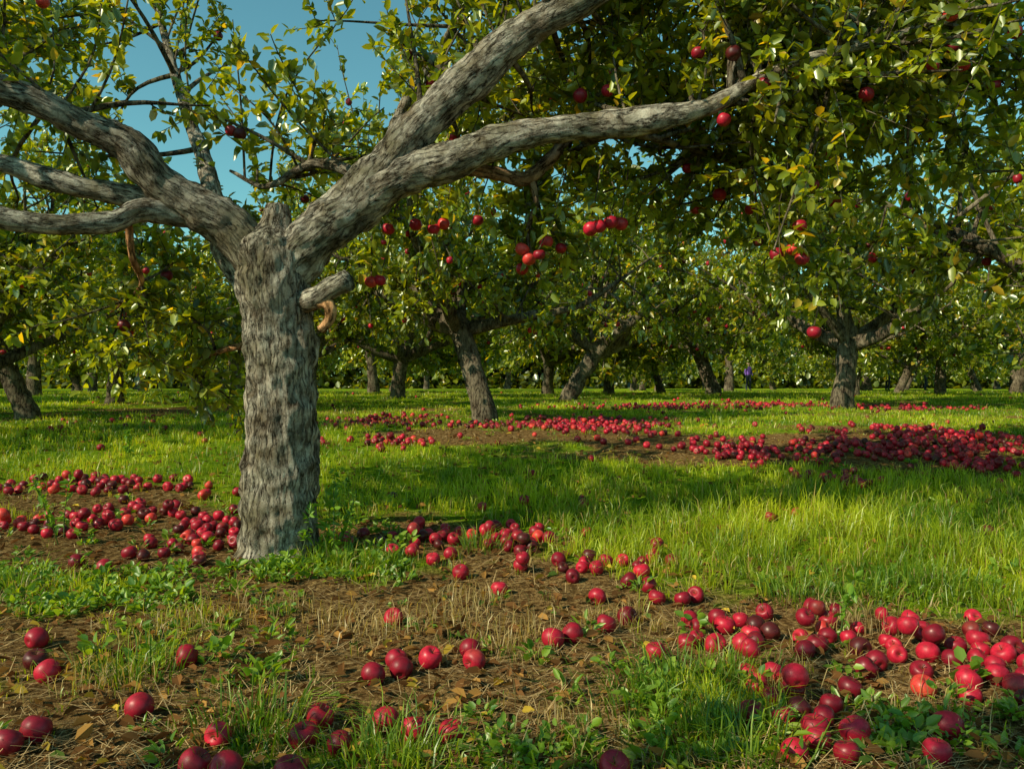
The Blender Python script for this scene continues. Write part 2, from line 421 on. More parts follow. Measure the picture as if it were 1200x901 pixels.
C9 = limb(wood, L((370, 285, 4.72, .06), (450, 225, 5.1, .06), (560, 170, 5.7, .048), (680, 90, 6.2, .035), (760, 0, 6.5, .02), (800, -80, 6.7, .01)), .04, 14, .15, 7)
C10 = limb(wood, L((620, 205, 4.7, .022), (628, 235, 4.72, .018), (618, 275, 4.75, .012), (628, 310, 4.75, .006)), .03, 8, .2, 9, col=(.6, .45, .35))
C11 = limb(wood, L((690, 148, 4.42, .03), (760, 160, 4.8, .026), (840, 185, 5.2, .02), (910, 215, 5.5, .012), (950, 250, 5.6, .006)), .04, 10, .18, 8, col=(.6, .55, .5))
C12 = limb(wood, L((800, 132, 4.35, .03), (850, 120, 4.3, .022), (858, 80, 4.3, .014), (880, 40, 4.3, .009)), .03, 8, .2, 9)
C13 = limb(wood, L((150, 178, 4.45, .03), (60, 120, 4.9, .028), (-20, 60, 5.3, .02), (-90, 10, 5.6, .01)), .04, 10, .18, 8)
C14 = limb(wood, L((150, 255, 4.5, .02), (155, 300, 4.6, .02), (165, 335, 4.9, .014), (130, 365, 5.2, .008)), .03, 8, .2, 9, col=(1.3, .75, .45))
C15 = limb(wood, L((345, 370, 4.7, .03), (300, 400, 4.95, .026), (255, 412, 5.2, .018), (200, 438, 5.6, .008)), .03, 8, .2, 9, col=(1.3, .75, .45))
C16 = limb(wood, L((440, 225, 4.7, .04), (470, 130, 5.3, .035), (520, 50, 5.8, .028), (560, -20, 6.2, .018), (590, -90, 6.5, .008)), .04, 12, .18, 8)
C17 = limb(wood, L((870, 100, 4.28, .03), (960, 100, 4.7, .024), (1060, 90, 5.1, .018), (1150, 110, 5.4, .01)), .04, 10, .18, 8)

hang = []
def keepA(pts):
    x, y, z = pts[..., 0], pts[..., 1], pts[..., 2]
    bad = (y < 4.75) & (z < 2.45 + .25 * np.clip(x, -3, 3)) & (x < 1.2)
    bad |= (y < 4.5) & (z < 3.0) & (x < 1.0)
    bad |= (x > -2.9) & (x < -.9) & (z > 2.5) & (np.sin(x * 9 + y * 3) > .0)
    bad |= y < 3.1
    return ~bad.any(-1)
kw = dict(keep=keepA, apples=(hang, .03), r=r1)
grow(twig, fol, C1, 26, tr=(.25, .65), bias=(0, .35, .55), **kw)
grow(twig, fol, C1, 20, tr=(.6, 1), bias=(.1, .1, .15), Ls=(.5, 1.4), **kw)
grow(twig, fol, C2, 42, tr=(.35, 1), bias=(.1, .3, .4), **kw)
grow(twig, fol, C2, 30, tr=(.6, 1), bias=(.1, .15, 0), Ls=(.3, .9), **kw)
grow(twig, fol, C3, 15, tr=(.3, .75), bias=(-.1, .4, .55), **kw)
grow(twig, fol, C3, 6, tr=(.7, 1), bias=(-.1, .1, .35), Ls=(.5, 1.4), **kw)
grow(twig, fol, C4, 10, tr=(.5, 1), bias=(-.1, .4, .2), **kw)
grow(twig, fol, C5, 4, tr=(.7, 1), bias=(-.2, .3, .1), **kw)
grow(twig, fol, C6, 26, tr=(.45, 1), bias=(-.1, .1, .45), **kw)
grow(twig, fol, C7, 9, tr=(.4, 1), bias=(0, .2, .8), Ls=(.3, .8), **kw)
grow(twig, fol, C8, 24, tr=(.4, 1), bias=(0, .3, .1), **kw)
grow(twig, fol, C9, 36, tr=(.35, 1), bias=(.1, .2, .2), Ls=(.5, 1.3), **kw)
grow(twig, fol, C10, 10, tr=(.2, 1), bias=(0, .2, -.1), Ls=(.15, .4), Lsh=(.1, .3), **kw)
grow(twig, fol, C11, 32, tr=(.3, 1), bias=(0, .2, -.05), Ls=(.3, .9), **kw)
grow(twig, fol, C12, 12, tr=(.4, 1), bias=(.1, 0, .1), Ls=(.2, .7), **kw)
grow(twig, fol, C13, 22, tr=(.3, 1), bias=(0, .2, .2), **kw)
grow(twig, fol, C14, 8, tr=(.5, 1), bias=(0, .2, 0), Ls=(.2, .4), **kw)
grow(twig, fol, C15, 8, tr=(.5, 1), bias=(0, .2, 0), Ls=(.2, .4), **kw)
grow(twig, fol, C16, 28, tr=(.35, 1), bias=(.15, .1, .3), Ls=(.5, 1.1), **kw)
grow(twig, fol, C17, 32, tr=(.2, 1), bias=(.1, .1, .0), Ls=(.3, .9), **kw)
for CC, n, tr in ((C3, 12, (.3, .8)), (C7, 7, (.2, 1)), (C1, 12, (.25, .6)), (C6, 8, (.4, .9)), (C2, 8, (.4, .8))):
    i = ((len(CC) - 1) * r1.uniform(tr[0], tr[1], n)).astype(int)
    P0 = CC[i, :3]; D = np.array([0, .12, 1]) + r1.normal(0, .3, (n, 3)); Ln = r1.uniform(.7, 1.5, n)
    f = curves(P0, D, Ln, r1.uniform(-.05, .05, n), .14, r1)
    add_curvetubes(twig, f, n, np.full(n, .009), np.full(n, .003), 10, 5)
    t = r1.uniform(.12, 1, (n, 60)); LP = f(t).reshape(-1, 3)
    LP = LP + r1.normal(0, .025, LP.shape)
    LD = norm(r1.normal(0, 1, LP.shape)) + np.array([0, 0, .5]); m = len(LP); LL = .085 * r1.uniform(.6, 1.15, m)
    add_leaves(fol, LP, LD, LL, LL * .55, leaf_colors(m, r1, 1.0), r1)

ap = Geo()
A = np.concatenate(hang)
A = A[(A[:, 2] > 1.2)]
spec = [(952, 216, 4.5), (945, 232, 4.52), (937, 265, 4.5), (911, 298, 4.45), (930, 292, 4.5), (940, 303, 4.45), (954, 389, 4.3), (818, 62, 4.3), (1092, 77, 4.2), (897, 98, 4.2), (712, 106, 4.6),
        (487, 263, 5), (508, 268, 4.9), (520, 262, 4.9), (560, 258, 5), (692, 268, 4.6), (702, 265, 4.6), (716, 260, 4.6), (728, 262, 4.7), (612, 292, 4.7), (620, 303, 4.7), (632, 298, 4.6), (640, 283, 4.7),
        (435, 330, 5), (445, 328, 5), (532, 160, 5), (455, 268, 5), (1115, 16, 4), (848, 140, 4.3), (680, 112, 4.6), (843, 228, 5.2), (50, 2, 4.4), (1005, 140, 4.6), (975, 178, 4.7), (880, 245, 5.1)]
SP = np.array([P3(*s) for s in spec])
add_apples(ap, SP, r1.uniform(.036, .042, len(SP)), r1, T_hi, .3)
add_apples(ap, A, r1.uniform(.034, .040, len(A)), r1, T_lo, .4)
n = len(SP)
top = SP + np.array([0, 0, .035]); D = np.array([0, .25, 1]) + r1.normal(0, .25, (n, 3)); Ln = r1.uniform(.25, .5, n)
f = curves(top, D, Ln, np.full(n, .1), .1, r1); add_curvetubes(twig, f, n, np.full(n, .003), np.full(n, .006), 6, 4)
LP = f(r1.uniform(.1, 1, (n, 36))).reshape(-1, 3) + r1.normal(0, .04, (n * 36, 3)); LD = norm(r1.normal(0, 1, LP.shape)) + np.array([0, 0, -.2]); LL = .08 * r1.uniform(.6, 1.15, len(LP))
add_leaves(fol, LP, LD, LL, LL * .52, leaf_colors(len(LP), r1, 1.0), r1)

for g, nm, mt in ((wood, "trunk_and_limbs", M_bark), (twig, "twigs", M_bark2), (fol, "foliage", M_leaf), (ap, "apples", M_apple)):
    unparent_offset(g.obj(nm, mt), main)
print("main leaves", fol.n // 6)

# ------------------------------------------------------------ orchard tree variants
def make_variant(seed, low=1.1, lod=False, dens=1.0):
    r = np.random.default_rng(seed)
    w = Geo(); tw = Geo(); fo = Geo(); al = []
    lean = r.normal(0, .3, 2); th = r.uniform(.75, 1.25) if low < 1.8 else 1.6
    S0 = 8 if lod else 16
    rows = [(0, 0, -.15, .20), (0, 0, .05, .165), (lean[0] * .4, lean[1] * .4, th * .45, .135), (lean[0], lean[1], th, .14), (lean[0] * 1.1, lean[1] * 1.1, th + .15, .08)]
    limb(w, rows, .12 if lod else .06, S0, .16, 5, lump=.3)
    nl = 8; a0 = r.random() * 6.28
    for k in range(nl):
        a = a0 + k * 2 * math.pi / 5 + r.normal(0, .25); up = r.uniform(.2, .6) if k < 5 else r.uniform(1.2, 2.2)
        p = np.array([lean[0], lean[1], th - .1]); d = np.array([math.cos(a), math.sin(a), up]); rr = r.uniform(.065, .10)
        Lt = r.uniform(2.3, 3.1) if k < 5 else r.uniform(2.4, 3.2)
        pts = [(*p, rr)]
        for s in range(5):
            d = d + r.normal(0, .2, 3); d[2] += .06; d = d / np.linalg.norm(d); p = p + d * Lt / 5
            pts.append((*p, rr * (1 - (s + 1) / 5.6)))
        C = limb(w, pts, .3 if lod else .1, 6 if lod else 10, .14, 6, lump=.3)
        kp = lambda q: (q[..., 2] > low - .25).all(-1)
        if lod:
            grow(tw, fo, C, 9, r, tr=(.25, 1), bias=(0, 0, .25), Ls=(.5, 1.4), n_sh=7, nleaf=6, leafL=.18, bright=1.1, keep=kp, apples=(al, .04), shoot_wood=False)
            grow(tw, fo, C, 6, r, tr=(.35, 1), bias=(0, 0, -.7), Ls=(.5, 1.2), n_sh=7, nleaf=6, leafL=.18, bright=1.0, keep=kp, apples=(al, .04), shoot_wood=False)
        else:
            grow(tw, fo, C, int(15 * dens), r, tr=(.25, 1), bias=(0, 0, .25), Ls=(.5, 1.4), n_sh=8, nleaf=14, leafL=.10, bright=1.05, keep=kp, apples=(al, .05))
            grow(tw, fo, C, int(6 * dens), r, tr=(.45, 1), bias=(0, 0, -.6), Ls=(.4, .9), n_sh=7, nleaf=14, leafL=.10, bright=.95, keep=kp, apples=(al, .07))
    g = Geo(); A = np.concatenate(al); add_apples(g, A, r.uniform(.034, .042, len(A)), r, T_lo, .4)
    print("variant leaves", fo.n // 6)
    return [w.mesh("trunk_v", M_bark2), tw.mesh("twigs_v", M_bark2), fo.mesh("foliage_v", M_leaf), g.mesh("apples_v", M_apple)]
variants = [make_variant(s) for s in (21, 22, 23, 24)] + [make_variant(s, .55, True) for s in (31, 32, 33, 34)] + [make_variant(41, 2.2, False, .72)]  # last one pruned high and thinned, for the added shade trees behind the camera

def place(x, y, v, rot, sc, zs=1.0, parent=None):
    z = float(ground_z(x, y))
    if parent is None:
        e = empty("apple_tree", (x, y, z)); e.rotation_euler = (0, 0, rot); e.scale = (sc, sc, sc * zs)
    for me, nm in zip(variants[v], ("trunk_and_limbs", "twigs", "foliage", "apples")):
        if 4 <= v < 8 and nm in ("twigs", "apples") and y > 40: continue
        o = bpy.data.objects.new(nm, me); scene.collection.objects.link(o)
        if parent is None: o.parent = e
        else:
            o.parent = parent; o.location = (x, y, z); o.rotation_euler = (0, 0, rot); o.scale = (sc, sc, sc * zs)

named = [(-.4, 12.6, 0, 1.2, 1.15, 1.2), (1.5, 21.5, 1, 2.0, 1.4, 1.2), (6.9, 17.2, 2, .4, 1.45, 1.25), (-8.1, 13.8, 3, 3.0, 1.15), (-9.4, 19.5, 0, 4.0, 1.2), (-3.2, 23, 2, 5.0, 1.35, 1.1),
         (5.9, 8.4, 1, 1.0, 1.25, 1.2), (-6.3, 9.6, 2, 2.6, 1.05), (12.0, 13.0, 3, .9, 1.5, 1.2), (6.6, 27, 3, 2.2, 1.5), (10.5, 25.5, 0, .2, 1.4), (-4.3, 17, 3, 1.2, 1.15), (6.6, 5.0, 3, 2.4, 1.1, 1.15),
         (-8.2, -1.4, 8, 4.2, 1.0), (-2.7, -1.7, 8, 2.0, 1.15)]  # unseen trees behind the camera, added to dapple the foreground with shade
for t in named: place(*t)
mass = empty("orchard_trees")
rr = np.random.default_rng(5)
for row, y in enumerate([32, 39, 46, 55]):
    half = y * .70 + 6
    for x in np.arange(-half, half, 6.0):
        if rr.random() < .1: continue
        place(x + rr.normal(0, 1.9) + (row % 2) * 2.5, y + rr.normal(0, 2.4), int(rr.integers(4, 8)), rr.random() * 6.28, rr.uniform(.95, 1.6), 1.1, mass)
for (x, y) in ((-14, 12), (-16, 19), (-14.5, 25), (-9, 27), (15, 21), (14, 27), (18, 14), (3.5, 30), (-20, 26), (20, 27)):
    place(x, y, int(rr.integers(4, 8)), rr.random() * 6.28, rr.uniform(1.1, 1.4), 1.1, mass)

# dense thicket closing the far edge of the orchard
hg = Geo(); nh = 90000
hx = rr.uniform(-80, 80, nh); top = 4.0 + 5.0 * fbm(hx * .12, hx * 0 + 3, 4)
hz = .45 + top * rr.random(nh) ** 1.25; hy = 70 + rr.normal(0, 1.8, nh) + 3 * (fbm(hx * .2, hz * .4) - .5)
HP = np.stack([hx, hy, hz], 1); LL = rr.uniform(.35, .8, nh)
cc = leaf_colors(nh, rr) * (.35 + .9 * fbm(hx * .6, hz * .9 + 5, 3) ** 1.5)[:, None]
add_leaves(hg, HP, norm(rr.normal(0, 1, (nh, 3))), LL, LL * .7, cc, rr); hg.obj("distant_thicket", M_leaf)

# ------------------------------------------------------------ turf mask
def E(px, py, hw, hh, val):
    y0 = gy(py + hh); y1 = gy(max(py - hh, 457)); yc = gy(py)
    return ((px - 600) / F * yc, (y0 + y1) / 2, hw / F * yc, (y1 - y0) / 2, val)
ELL = [E(1010, 635, 330, 62, 1.0), E(700, 570, 330, 40, .7), E(150, 520, 220, 30, .7), E(830, 815, 110, 60, .5), E(440, 565, 70, 40, .6),
       E(110, 690, 110, 30, .6), E(390, 665, 110, 28, .6), E(450, 890, 70, 20, .4), E(300, 850, 40, 30, .3), E(1120, 700, 120, 30, .5), E(170, 775, 50, 25, .4),
       E(850, 528, 190, 17, -1.3), E(500, 512, 90, 8, -.8), E(190, 630, 260, 42, -1.0), E(560, 632, 150, 18, -.8), E(230, 800, 260, 60, -.5), E(600, 780, 200, 60, -.5),
       E(1080, 800, 160, 60, -.6), E(600, 690, 200, 25, -.35), E(1100, 525, 200, 22, -.7), E(120, 575, 130, 14, -.7), E(680, 500, 120, 12, -.5), E(220, 480, 120, 7, -.6)]
def turf(x, y):
    g = .24 + .46 * sm(4.2, 5.5, y)
    for cx, cy, rx, ry, v in ELL:
        q = ((x - cx) / rx) ** 2 + ((y - cy) / ry) ** 2
        g = g + v * np.exp(-q * 1.1)
    g = g + 1.3 * (fbm(x * 1.5, y * 1.5 + 40, 5) - .5)
    return np.clip(g, 0, 1.15)

# ------------------------------------------------------------ ground
def axis(a, b, n, k):
    t = np.linspace(-1, 1, n); s = np.sinh(t * k) / np.sinh(k)
    return np.where(s < 0, -s * a, s * b)
xs = axis(-260, 260, 420, 5.2); ys = 4 + axis(-60, 420, 460, 5.5)
X, Y = np.meshgrid(xs, ys, indexing='ij')
Z = ground_z(X, Y)
g = Geo()
V = np.stack([X, Y, Z], -1).reshape(-1, 3); nx, ny = X.shape
i = np.arange(nx - 1)[:, None]; j = np.arange(ny - 1)[None]
q = np.stack([i * ny + j, (i + 1) * ny + j, (i + 1) * ny + j + 1, i * ny + j + 1], -1).reshape(-1, 4)
col = np.zeros((len(V), 3)); col[:, 0] = turf(X, Y).ravel()
g.add(V, q, col); g.obj("ground", M_ground)

# ------------------------------------------------------------ grass
def blades(geo, x, y, h, w, lean, col, r):
    n = len(x); z = ground_z(x, y)
    P = np.stack([x, y, z - .01], 1)
    an = r.random(n) * 2 * np.pi; S = np.stack([np.cos(an), np.sin(an), np.zeros(n)], 1)
    Ld = lean; U = np.array([0, 0, 1.0]); H = h[:, None]
    m = P + (U * .6 + Ld * .28) * H; tip = P + (U * (1 - .35 * np.linalg.norm(Ld, axis=1, keepdims=True)) + Ld * .95) * H
    W = w[:, None] * S
    V = np.stack([P - W, P + W, m + W * .75, m - W * .75, tip], 1).reshape(-1, 3)
    b = np.arange(n)[:, None] * 5
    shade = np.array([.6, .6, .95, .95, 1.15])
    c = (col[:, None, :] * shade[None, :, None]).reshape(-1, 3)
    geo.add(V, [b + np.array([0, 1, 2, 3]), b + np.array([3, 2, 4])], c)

rg = np.random.default_rng(3)
gg = Geo()
NT = 33000; NB = 11
ty = np.exp(rg.uniform(math.log(1.5), math.log(40), NT)); tx = rg.uniform(-1, 1, NT) * (.78 * ty + 1.0)
tm = turf(tx, ty)
k = rg.random(NT) < np.clip((tm - .25) * 1.8, 0.06, 1)
tx, ty, tm = tx[k], ty[k], tm[k]; nt_ = len(tx)
big = ((tx - 1.9) / 2.6) ** 2 + ((ty - 5.2) / 1.6) ** 2
hgt = .035 + .055 * np.clip(tm, 0, 1) + .08 * np.exp(-big) + .08 * np.clip(fbm(tx * 2, ty * 2 + 3) - .45, 0, 1)
hgt = hgt * rg.uniform(.5, 1.4, nt_)
sc = np.clip(ty / 6, .7, 4)
bx = np.repeat(tx, NB); by = np.repeat(ty, NB); s_ = np.repeat(sc, NB)
off = rg.normal(0, 1, (nt_ * NB, 2)) * (.022 * s_)[:, None]
bx = bx + off[:, 0]; by = by + off[:, 1]
n = len(bx)
lean = np.zeros((n, 3)); lean[:, :2] = off / (s_[:, None] * .03) * .35 + rg.normal(0, .35, (n, 2))
bh = np.repeat(hgt, NB) * rg.uniform(.45, 1.3, n)
bw = .0021 * np.maximum(1, s_ * 1.0) * rg.uniform(.7, 1.4, n)
t = np.clip((fbm(bx * 1.1, by * 1.1 + 20) - .5) * 2.6 + .5 + rg.random(n) * .5 - .1, 0, 1.1)[:, None]
gc = (1 - t) * np.array([.09, .21, .007]) + t * np.array([.56, .64, .020])
dry = (rg.random(n) < .08 + .85 * np.clip(.65 - np.repeat(tm, NB), 0, 1))[:, None]
gc = np.where(dry, np.array([.64, .46, .16]) * rg.uniform(.5, 1.1, (n, 1)), gc)
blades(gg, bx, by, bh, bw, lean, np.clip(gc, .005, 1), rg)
tufts = [G(*p) for p in [(790, 800), (850, 790), (830, 850), (760, 830), (440, 895), (480, 880), (300, 850), (160, 790), (1190, 640), (1000, 700), (900, 660), (1080, 690),
                         (1150, 700), (930, 700), (850, 640), (20, 690), (870, 875), (560, 640), (380, 640), (235, 462), (250, 462)]]
for cx, cy in tufts:
    m = 180; o = rg.normal(0, .09, (m, 2)); ln = np.zeros((m, 3)); ln[:, :2] = o / .09 * .5 + rg.normal(0, .35, (m, 2))
    t = rg.random((m, 1)); c = (1 - t) * np.array([.06, .17, .012]) + t * np.array([.30, .42, .03])
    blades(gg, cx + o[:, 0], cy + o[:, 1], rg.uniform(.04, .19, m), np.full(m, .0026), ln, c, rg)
for px, py in [(600, 745), (590, 760), (985, 720), (330, 720), (120, 800), (200, 740), (520, 725), (660, 860), (740, 730), (1010, 740), (30, 700), (400, 730), (250, 730), (450, 740), (560, 700), (900, 800), (1120, 830)]:
    cx, cy = G(px, py); m = 120; o = rg.normal(0, .1, (m, 2)); ln = np.zeros((m, 3)); ln[:, :2] = rg.normal(0, .4, (m, 2))
    blades(gg, cx + o[:, 0], cy + o[:, 1], rg.uniform(.04, .14, m), np.full(m, .0018), ln, np.array([.64, .48, .2]) * rg.uniform(.6, 1.1, (m, 1)), rg)
gg.obj("grass", M_grass)
print("blades", n)

st = Geo(); ns = 50000
sy = np.exp(rg.uniform(math.log(1.5), math.log(18), ns)); sx = rg.uniform(-1, 1, ns) * (.8 * sy + 1)
k = rg.random(ns) < np.clip(1.2 - turf(sx, sy), .1, 1) * np.clip(.35 + 2.2 * (fbm(sx * 2.5, sy * 2.5 + 70, 4) - .3), .15, 1); sx, sy = sx[k], sy[k]; ns = len(sx)
P = np.stack([sx, sy, ground_z(sx, sy) + rg.uniform(.002, .022, ns)], 1)
an = rg.random(ns) * 2 * np.pi; D = np.stack([np.cos(an), np.sin(an), rg.normal(.05, .22, ns)], 1); S = np.stack([-np.sin(an), np.cos(an), np.zeros(ns)], 1)
Ln = rg.uniform(.03, .13, ns)[:, None]; W = (.0014 * np.maximum(1, sy / 4))[:, None]
V = np.stack([P - S * W, P + S * W, P + D * Ln + S * W * .6, P + D * Ln - S * W * .6], 1).reshape(-1, 3)
c = np.array([.70, .50, .24]) * rg.uniform(.25, 1.1, (ns, 1))
st.add(V, np.arange(ns * 4).reshape(-1, 4), np.repeat(c, 4, 0)); st.obj("dry_straw", M_dry, smooth=False)

fl = Geo(); nl = 9000
ly = np.exp(rg.uniform(math.log(1.6), math.log(16), nl)); lx = rg.uniform(-1, 1, nl) * (.8 * ly + 1)
P = np.stack([lx, ly, ground_z(lx, ly) + rg.uniform(.005, .03, nl)], 1)
an = rg.random(nl) * 2 * np.pi; D = np.stack([np.cos(an), np.sin(an), rg.normal(0, .3, nl)], 1)
t = rg.random((nl, 1)); c = np.where(t < .6, np.array([.18, .085, .03]), np.where(t < .88, np.array([.38, .20, .055]), np.where(t < .93, np.array([.55, .38, .05]), np.array([.1, .16, .03])))) * rg.uniform(.6, 1.2, (nl, 1))
LL = rg.uniform(.03, .065, nl); add_leaves(fl, P, D, LL, LL * .6, c, rg, fold=.35); fl.obj("fallen_leaves", M_dry, smooth=False)

# broad-leaf weeds
wd = Geo(); cen = []
for (px, py, hw, hh, k) in [(110, 695, 120, 28, 120), (390, 665, 90, 25, 90), (430, 590, 50, 40, 40), (60, 640, 60, 30, 10), (820, 830, 90, 50, 40), (620, 880, 70, 20, 20), (1060, 690, 120, 30, 16), (300, 690, 60, 20, 20), (1100, 850, 100, 40, 30), (250, 760, 100, 40, 30)]:
    for _ in range(k): cen.append(G(px + rg.uniform(-hw, hw), py + rg.uniform(-hh, hh)))
for _ in range(220):
    y = math.exp(rg.uniform(math.log(1.8), math.log(12))); cen.append((rg.uniform(-1, 1) * (.8 * y + .6), y))
cen = np.array(cen); m = 17; n = len(cen) * m
cx = np.repeat(cen, m, 0); an = rg.random(n) * 2 * np.pi; el = rg.uniform(.1, 1.1, n)
D = np.stack([np.cos(an) * np.cos(el), np.sin(an) * np.cos(el), np.sin(el)], 1)
hz = np.repeat(rg.uniform(0, .08, len(cen)), m) * rg.random(n)
P = np.stack([cx[:, 0] + np.cos(an) * .03, cx[:, 1] + np.sin(an) * .03, ground_z(cx[:, 0], cx[:, 1]) + hz], 1)
LL = np.repeat(rg.uniform(.02, .06, len(cen)), m) * rg.uniform(.6, 1.1, n)
t = rg.random((n, 1)); c = (1 - t) * np.array([.07, .19, .02]) + t * np.array([.30, .44, .04])
add_leaves(wd, P, D, LL, LL * np.repeat(rg.uniform(.3, .7, len(cen)), m), c, rg)
tall = np.array([G(*p) for p in [(68, 640), (75, 632), (385, 640), (400, 650), (410, 625), (350, 660), (60, 625), (985, 745), (150, 535), (148, 535), (395, 600), (392, 655), (375, 655)]])
n = len(tall); P0 = np.stack([tall[:, 0], tall[:, 1], ground_z(tall[:, 0], tall[:, 1])], 1)
f = curves(P0, np.array([0, 0, 1.0]) + rg.normal(0, .12, (n, 3)), rg.uniform(.2, .42, n), np.zeros(n), .06, rg)
add_curvetubes(wd, f, n, np.full(n, .004), np.full(n, .0015), 8, 4, (.1, .16, .04))
LP = f(rg.uniform(.1, 1, (n, 30))).reshape(-1, 3); LD = norm(rg.normal(0, 1, LP.shape)) + np.array([0, 0, .3]); LL = rg.uniform(.03, .07, len(LP))
add_leaves(wd, LP, LD, LL, LL * .4, np.tile([[.18, .34, .03]], (len(LP), 1)), rg)
wd.obj("weeds", M_grass)

# ------------------------------------------------------------ fallen apples
ra = np.random.default_rng(9)
pts = []; cells = {}
def tryadd(x, y, rad, force=False):
    key = (int(x / .1), int(y / .1)); lift = 0
    for a in (-1, 0, 1):
        for b in (-1, 0, 1):
            for (qx, qy, ql) in cells.get((key[0] + a, key[1] + b), []):
                d2 = (qx - x) ** 2 + (qy - y) ** 2
                if d2 < .078 ** 2:
                    if force: return False
                    if d2 < .045 ** 2 or ql > 0 or ra.random() > .14: return False
                    lift = .055
    if (x + 1.3) ** 2 + (y - dT) ** 2 < .3 ** 2: return False
    cells.setdefault(key, []).append((x, y, lift)); pts.append((x, y, rad, lift)); return True
for px, py in [(43, 745), (42, 768), (56, 786), (8, 868), (24, 862), (42, 852), (163, 828), (219, 766), (256, 860), (375, 836), (356, 860), (378, 864), (398, 866), (265, 897), (228, 893), (437, 786),
               (465, 768), (478, 768), (470, 780), (504, 768), (551, 757), (556, 771), (648, 746), (671, 741), (710, 728), (735, 715), (716, 713), (461, 716), (482, 715), (529, 848), (452, 836), (485, 845),
               (340, 899), (540, 662), (585, 677), (610, 655), (528, 640), (1002, 852), (958, 858), (1015, 778), (1082, 798), (1135, 795), (1154, 792), (1098, 875), (1110, 845), (720, 885), (1186, 760),
               (1120, 755), (870, 750), (838, 748), (805, 745), (768, 758), (886, 725), (122, 660), (90, 655), (60, 745), (700, 690), (770, 692), (800, 694), (815, 690), (737, 675), (760, 680)]:
    x, y = G(px, py + 12); tryadd(x, y, ra.uniform(.038, .044), True)
def cluster(px, py, hw, hh, n, pw=.5):
    y0, y1 = gy(py + hh), gy(max(py - hh, 458)); cy = (y0 + y1) / 2; ry = (y1 - y0) / 2; yc = gy(py)
    cx = (px - 600) / F * yc; rx = hw / F * yc
    for _ in range(n):
        a = ra.random() * 6.283; q = abs(ra.normal(0, .62))
        tryadd(cx + rx * q * math.cos(a), cy + ry * q * math.sin(a), ra.uniform(.031, .043))
for c in [(1100, 775, 130, 36, 150), (920, 825, 45, 38, 55), (1150, 800, 60, 50, 70), (900, 742, 110, 18, 45), (680, 668, 60, 14, 22), (560, 630, 80, 9, 70), (620, 640, 45, 15, 30), (490, 632, 40, 10, 36), (420, 635, 35, 7, 16),
          (240, 628, 40, 26, 150), (190, 603, 45, 8, 40), (90, 620, 40, 9, 45), (110, 572, 140, 10, 120), (18, 622, 24, 14, 26), (170, 655, 60, 8, 8),
          (700, 500, 95, 10, 330), (640, 500, 120, 7, 140), (440, 496, 80, 6, 220), (460, 522, 70, 5, 90), (1030, 528, 190, 14, 400), (1120, 515, 100, 12, 420), (1010, 566, 25, 6, 24), (960, 555, 50, 5, 26), (900, 476, 110, 4, 240),
          (760, 478, 150, 5, 140), (760, 660, 50, 12, 14), (1070, 478, 90, 4, 120), (300, 500, 100, 8, 34), (870, 532, 50, 10, 130), (1150, 545, 60, 12, 70), (80, 500, 90, 15, 20)]:
    cluster(*c)
for _ in range(120):
    y = math.exp(ra.uniform(math.log(4.2), math.log(32))); tryadd(ra.uniform(-1, 1) * (.8 * y), y, ra.uniform(.034, .044))
pts = np.array(pts)
Pz = ground_z(pts[:, 0], pts[:, 1]); P = np.stack([pts[:, 0], pts[:, 1], Pz + pts[:, 2] * .78 + pts[:, 3]], 1)
fa = Geo(); near = P[:, 1] < 6
add_apples(fa, P[near], pts[near, 2], ra, T_hi, 1.0); add_apples(fa, P[~near], pts[~near, 2], ra, T_lo, 1.0)
fa.obj("fallen_apples", M_apple); print("apples", len(P))

# ------------------------------------------------------------ people (far away between the rows)
def person_mat(shirt, pants, hair):
    m, nt, nd, lk = newmat("clothes_and_skin")
    out = nd.new('ShaderNodeOutputMaterial'); bs = nd.new('ShaderNodeBsdfPrincipled'); bs.inputs['Roughness'].default_value = .8
    tc = nd.new('ShaderNodeTexCoord'); sp = nd.new('ShaderNodeSeparateXYZ'); lk.new(tc.outputs['Object'], sp.inputs[0])
    dv = nd.new('ShaderNodeMath'); dv.operation = 'DIVIDE'; dv.inputs[1].default_value = 1.8; lk.new(sp.outputs[2], dv.inputs[0])
    r = nd.new('ShaderNodeValToRGB'); r.color_ramp.interpolation = 'CONSTANT'; e = r.color_ramp.elements
    cols = [(0, (.05, .04, .035)), (.045, pants), (.53, shirt), (.815, (.5, .3, .2)), (.93, hair)]
    while len(e) < 5: e.new(.5)
    for i, (p, c) in enumerate(cols): e[i].position = p; e[i].color = (*c, 1)
    lk.new(dv.outputs[0], r.inputs[0]); lk.new(r.outputs[0], bs.inputs['Base Color']); lk.new(bs.outputs[0], out.inputs['Surface']); return m
